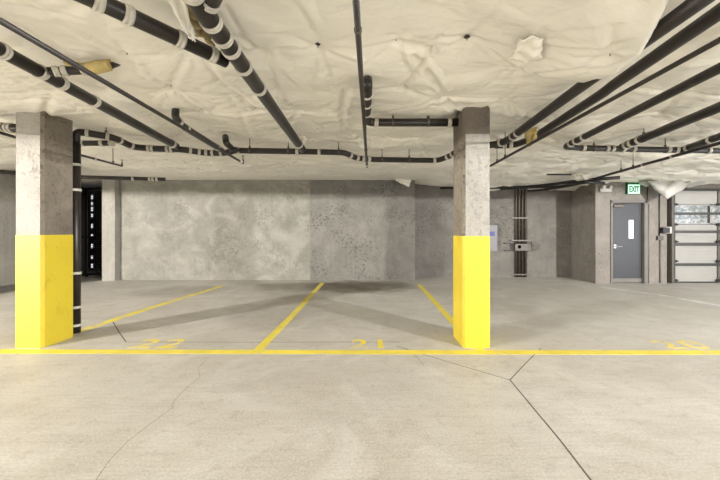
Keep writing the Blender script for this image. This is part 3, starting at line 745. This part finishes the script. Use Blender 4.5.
# ------------------------------------------------------------------ recess: conduits, boxes, cabinet
yc = YR-.04
for i, px in enumerate((516, 519.2, 522.4, 525.6)):
    lb = ('leftmost', 'second from left', 'third from left', 'rightmost')[i] + ' of the four dark conduits running down the recess wall'
    top = W(px, yc, 189); ex = [W(px+(6+2*i), yc-.25, 183.5), W(px+1, yc-.05, 186), W(px, yc, 192), W(px, yc, 277)]
    conduit(px, 0, 0, yc, .032, lb, M_cond, ex)
for py, w_ in ((218, 1.5), (240.5, 1.5), (274.5, 1)):
    a_, b_ = W(513-w_, yc-.05, py+.6), W(528.5+w_, YR-.073, py-.6)
    tag(obj('pipe_strap', box((a_.x, a_.y, a_.z), (b_.x, b_.y, b_.z)), M_rod), {218: 'upper metal strap across the four recess conduits', 240.5: 'metal strap just above the junction box in the recess', 274.5: 'metal strap at the foot of the four recess conduits'}[py], 'pipe strap')
def wbox(px0, px1, py0, py1, d0, d1_, bev=.008):
    a_, b_ = W(px0, YR, py1), W(px1, YR, py0); return box((a_.x, YR-d1_, a_.z), (b_.x, YR-d0, b_.z), bev)
t = thing('junction_box', 'grey junction box with dark round plate across the recess conduits', 'junction box', tuple(W(518, YR-.1, 251)))
obj('housing', wbox(512.5, 525, 243.5, 250.5, .074, .18), M_boxg, t)
c = W(519.5, YR-.18, 246.8); obj('cover_plate', add_tube(bmesh.new(), [c+Vector((0, .015, 0)), c], .055, 18), M_blackish, t)
obj('side_plate', wbox(525, 529.4, 243, 251, .074, .15), M_cond, t)
t = thing('pull_box', 'small dark box with round knob at the right end of the recess boxes', 'junction box', tuple(W(532, YR-.1, 250)))
obj('housing', wbox(529.9, 535, 242.5, 249.5, 0, .13), M_cond, t); c = W(532.5, YR-.14, 245.5); obj('knob', add_tube(bmesh.new(), [c+Vector((0, .01, 0)), c-Vector((0, .03, 0))], .05, 14), M_blackish, t)
t = thing('open_bracket', 'thin dark bracket sticking out left of the junction box in the recess', 'bracket', tuple(W(508, YR-.05, 251)))
bm = bmesh.new(); add_box(bm, W(505, YR-.08, 243.8), W(512.2, YR+.005, 242.8)); add_box(bm, W(505, YR-.08, 251), W(512.2, YR+.005, 250)); obj('arms', bm, M_blackish, t)
t = thing('wall_cabinet', 'pale grey wall cabinet with blue label, half hidden behind the right column', 'cabinet', tuple(W(490, YR-.1, 250)))
obj('body', wbox(483, 495.4, 225, 251, .0, .16), M_lbox, t); obj('blue_label', wbox(488, 492.6, 231.5, 235.8, .158, .165, .0), M_blue, t, label='blue label')

# ------------------------------------------------------------------ dark storage opening at left
YS = 10.05
t = thing('security_gate', 'black steel gate closing the dark opening left of the back wall', 'gate', (-8.3, YS, 0))
bm = bmesh.new()
for x in (-9.3, -8.77, -7.62): add_box(bm, (x-.03, YS-.03, 0), (x+.03, YS+.03, 2.75), .005)
for z in (.05, 1.2, 2.7): add_box(bm, (-9.3, YS-.025, z), (-7.62, YS+.025, z+.05), .004)
obj('gate_frame', bm, M_gate, t)
bm = bmesh.new()
x = -8.74
while x < -7.64:
    add_box(bm, (x, YS-.004, .1), (x+.012, YS+.004, 2.7)); x += .07
z = .12
while z < 2.7:
    add_box(bm, (-8.74, YS-.006, z), (-7.64, YS+.002, z+.012)); z += .07
obj('mesh_panel', bm, simple('gate_mesh_steel', rgb(88, 88, 88), .35, .6, .2, 20), t)
obj('solid_panel', box((-9.28, YS-.01, .1), (-8.79, YS+.01, 2.7), .002), simple('dark_steel_sheet', rgb(52, 51, 50), .5, .2, .1, 4), t)
def netting_mat():
    s = NT('black_crinkled_plastic')
    s.bump(s.noise(16, 5, .7, s.mapping(scale=(1.6, 1, 1)), 1.5), 1.0, .25)
    return s.done((.012, .012, .013, 1), .16, 0, .9)
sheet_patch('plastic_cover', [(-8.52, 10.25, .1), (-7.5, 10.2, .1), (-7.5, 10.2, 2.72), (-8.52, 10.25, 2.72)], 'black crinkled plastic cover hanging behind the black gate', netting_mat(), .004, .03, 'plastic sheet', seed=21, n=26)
# narrow louvred window behind the gate, daylight through its gaps
t = struct(thing('window_1', 'x', 'x', (-9.4, 11.0, 0))); del t['label'], t['category']
yw = 11.0; xw = W(91.4, yw, 0).x
bm = bmesh.new(); add_box(bm, (xw-.09, yw, .3), (xw-.05, yw+.06, 2.6)); add_box(bm, (xw+.05, yw, .3), (xw+.09, yw+.06, 2.6))
zs = [HC-(v-VY)/F*yw for v in (197, 203, 209, 215, 226, 235.5, 246, 257, 266)]
obj('window_frame', bm, M_gate, t)
for i, z in enumerate(zs):
    obj('pane', box((xw-.025, yw+.02, z-.07), (xw+.025, yw+.03, z+(.04 if i % 2 else .07))), M_daylight, t)

# ------------------------------------------------------------------ light
def lamp(kind, name, loc, energy, col, **k):
    L = bpy.data.lights.new(name, kind); L.energy = energy; L.color = col
    for a_, v in k.items(): setattr(L, a_, v)
    o = bpy.data.objects.new(name, L); C.objects.link(o); o.location = loc; return o
WARM = (1, .965, .90); NEUT = (1, .985, .965)
o = lamp('SPOT', 'aisle_lamp', (9.9, -4.4, 2.80), 8300, NEUT, spot_size=math.radians(178), spot_blend=.008, shadow_soft_size=.15)
o = lamp('SPOT', 'aisle_lamp', (-11.6, -3.4, 2.79), 10600, WARM, spot_size=math.radians(178), spot_blend=.008, shadow_soft_size=.15)
o = lamp('SPOT', 'exit_sign_lamp', ((ex0+ex1)/2, YD-.12, ez0-.1), 1.0, (.5, 1, .65), spot_size=math.radians(150), shadow_soft_size=.1); o.rotation_euler = (math.radians(200), 0, 0)
o = lamp('AREA', 'side_opening_daylight', (12.6, 2.0, 1.3), 240, (.82, .91, 1), shape='RECTANGLE', size=6, size_y=2.2); o.rotation_euler = (math.pi/2, 0, math.pi/2)
w = bpy.data.worlds.new('world'); bpy.context.scene.world = w; w.use_nodes = True
w.node_tree.nodes['Background'].inputs[0].default_value = (.93, .96, 1.0, 1); w.node_tree.nodes['Background'].inputs[1].default_value = .2

# ------------------------------------------------------------------ camera
cam = bpy.data.cameras.new('camera'); co = bpy.data.objects.new('camera', cam); C.objects.link(co)
co.location = (0, 0, HC); co.rotation_euler = (math.pi/2, 0, 0)
cam.sensor_width = 36; cam.lens = F*36/720; cam.shift_x = -(VX-360)/720; cam.shift_y = -(240-VY)/720; cam.clip_start = .05
S = bpy.context.scene; S.camera = co
S.view_settings.view_transform = 'Standard'; S.view_settings.look = 'None'; S.view_settings.gamma = 1; S.view_settings.use_curve_mapping = False
S.view_settings.exposure = 0.2
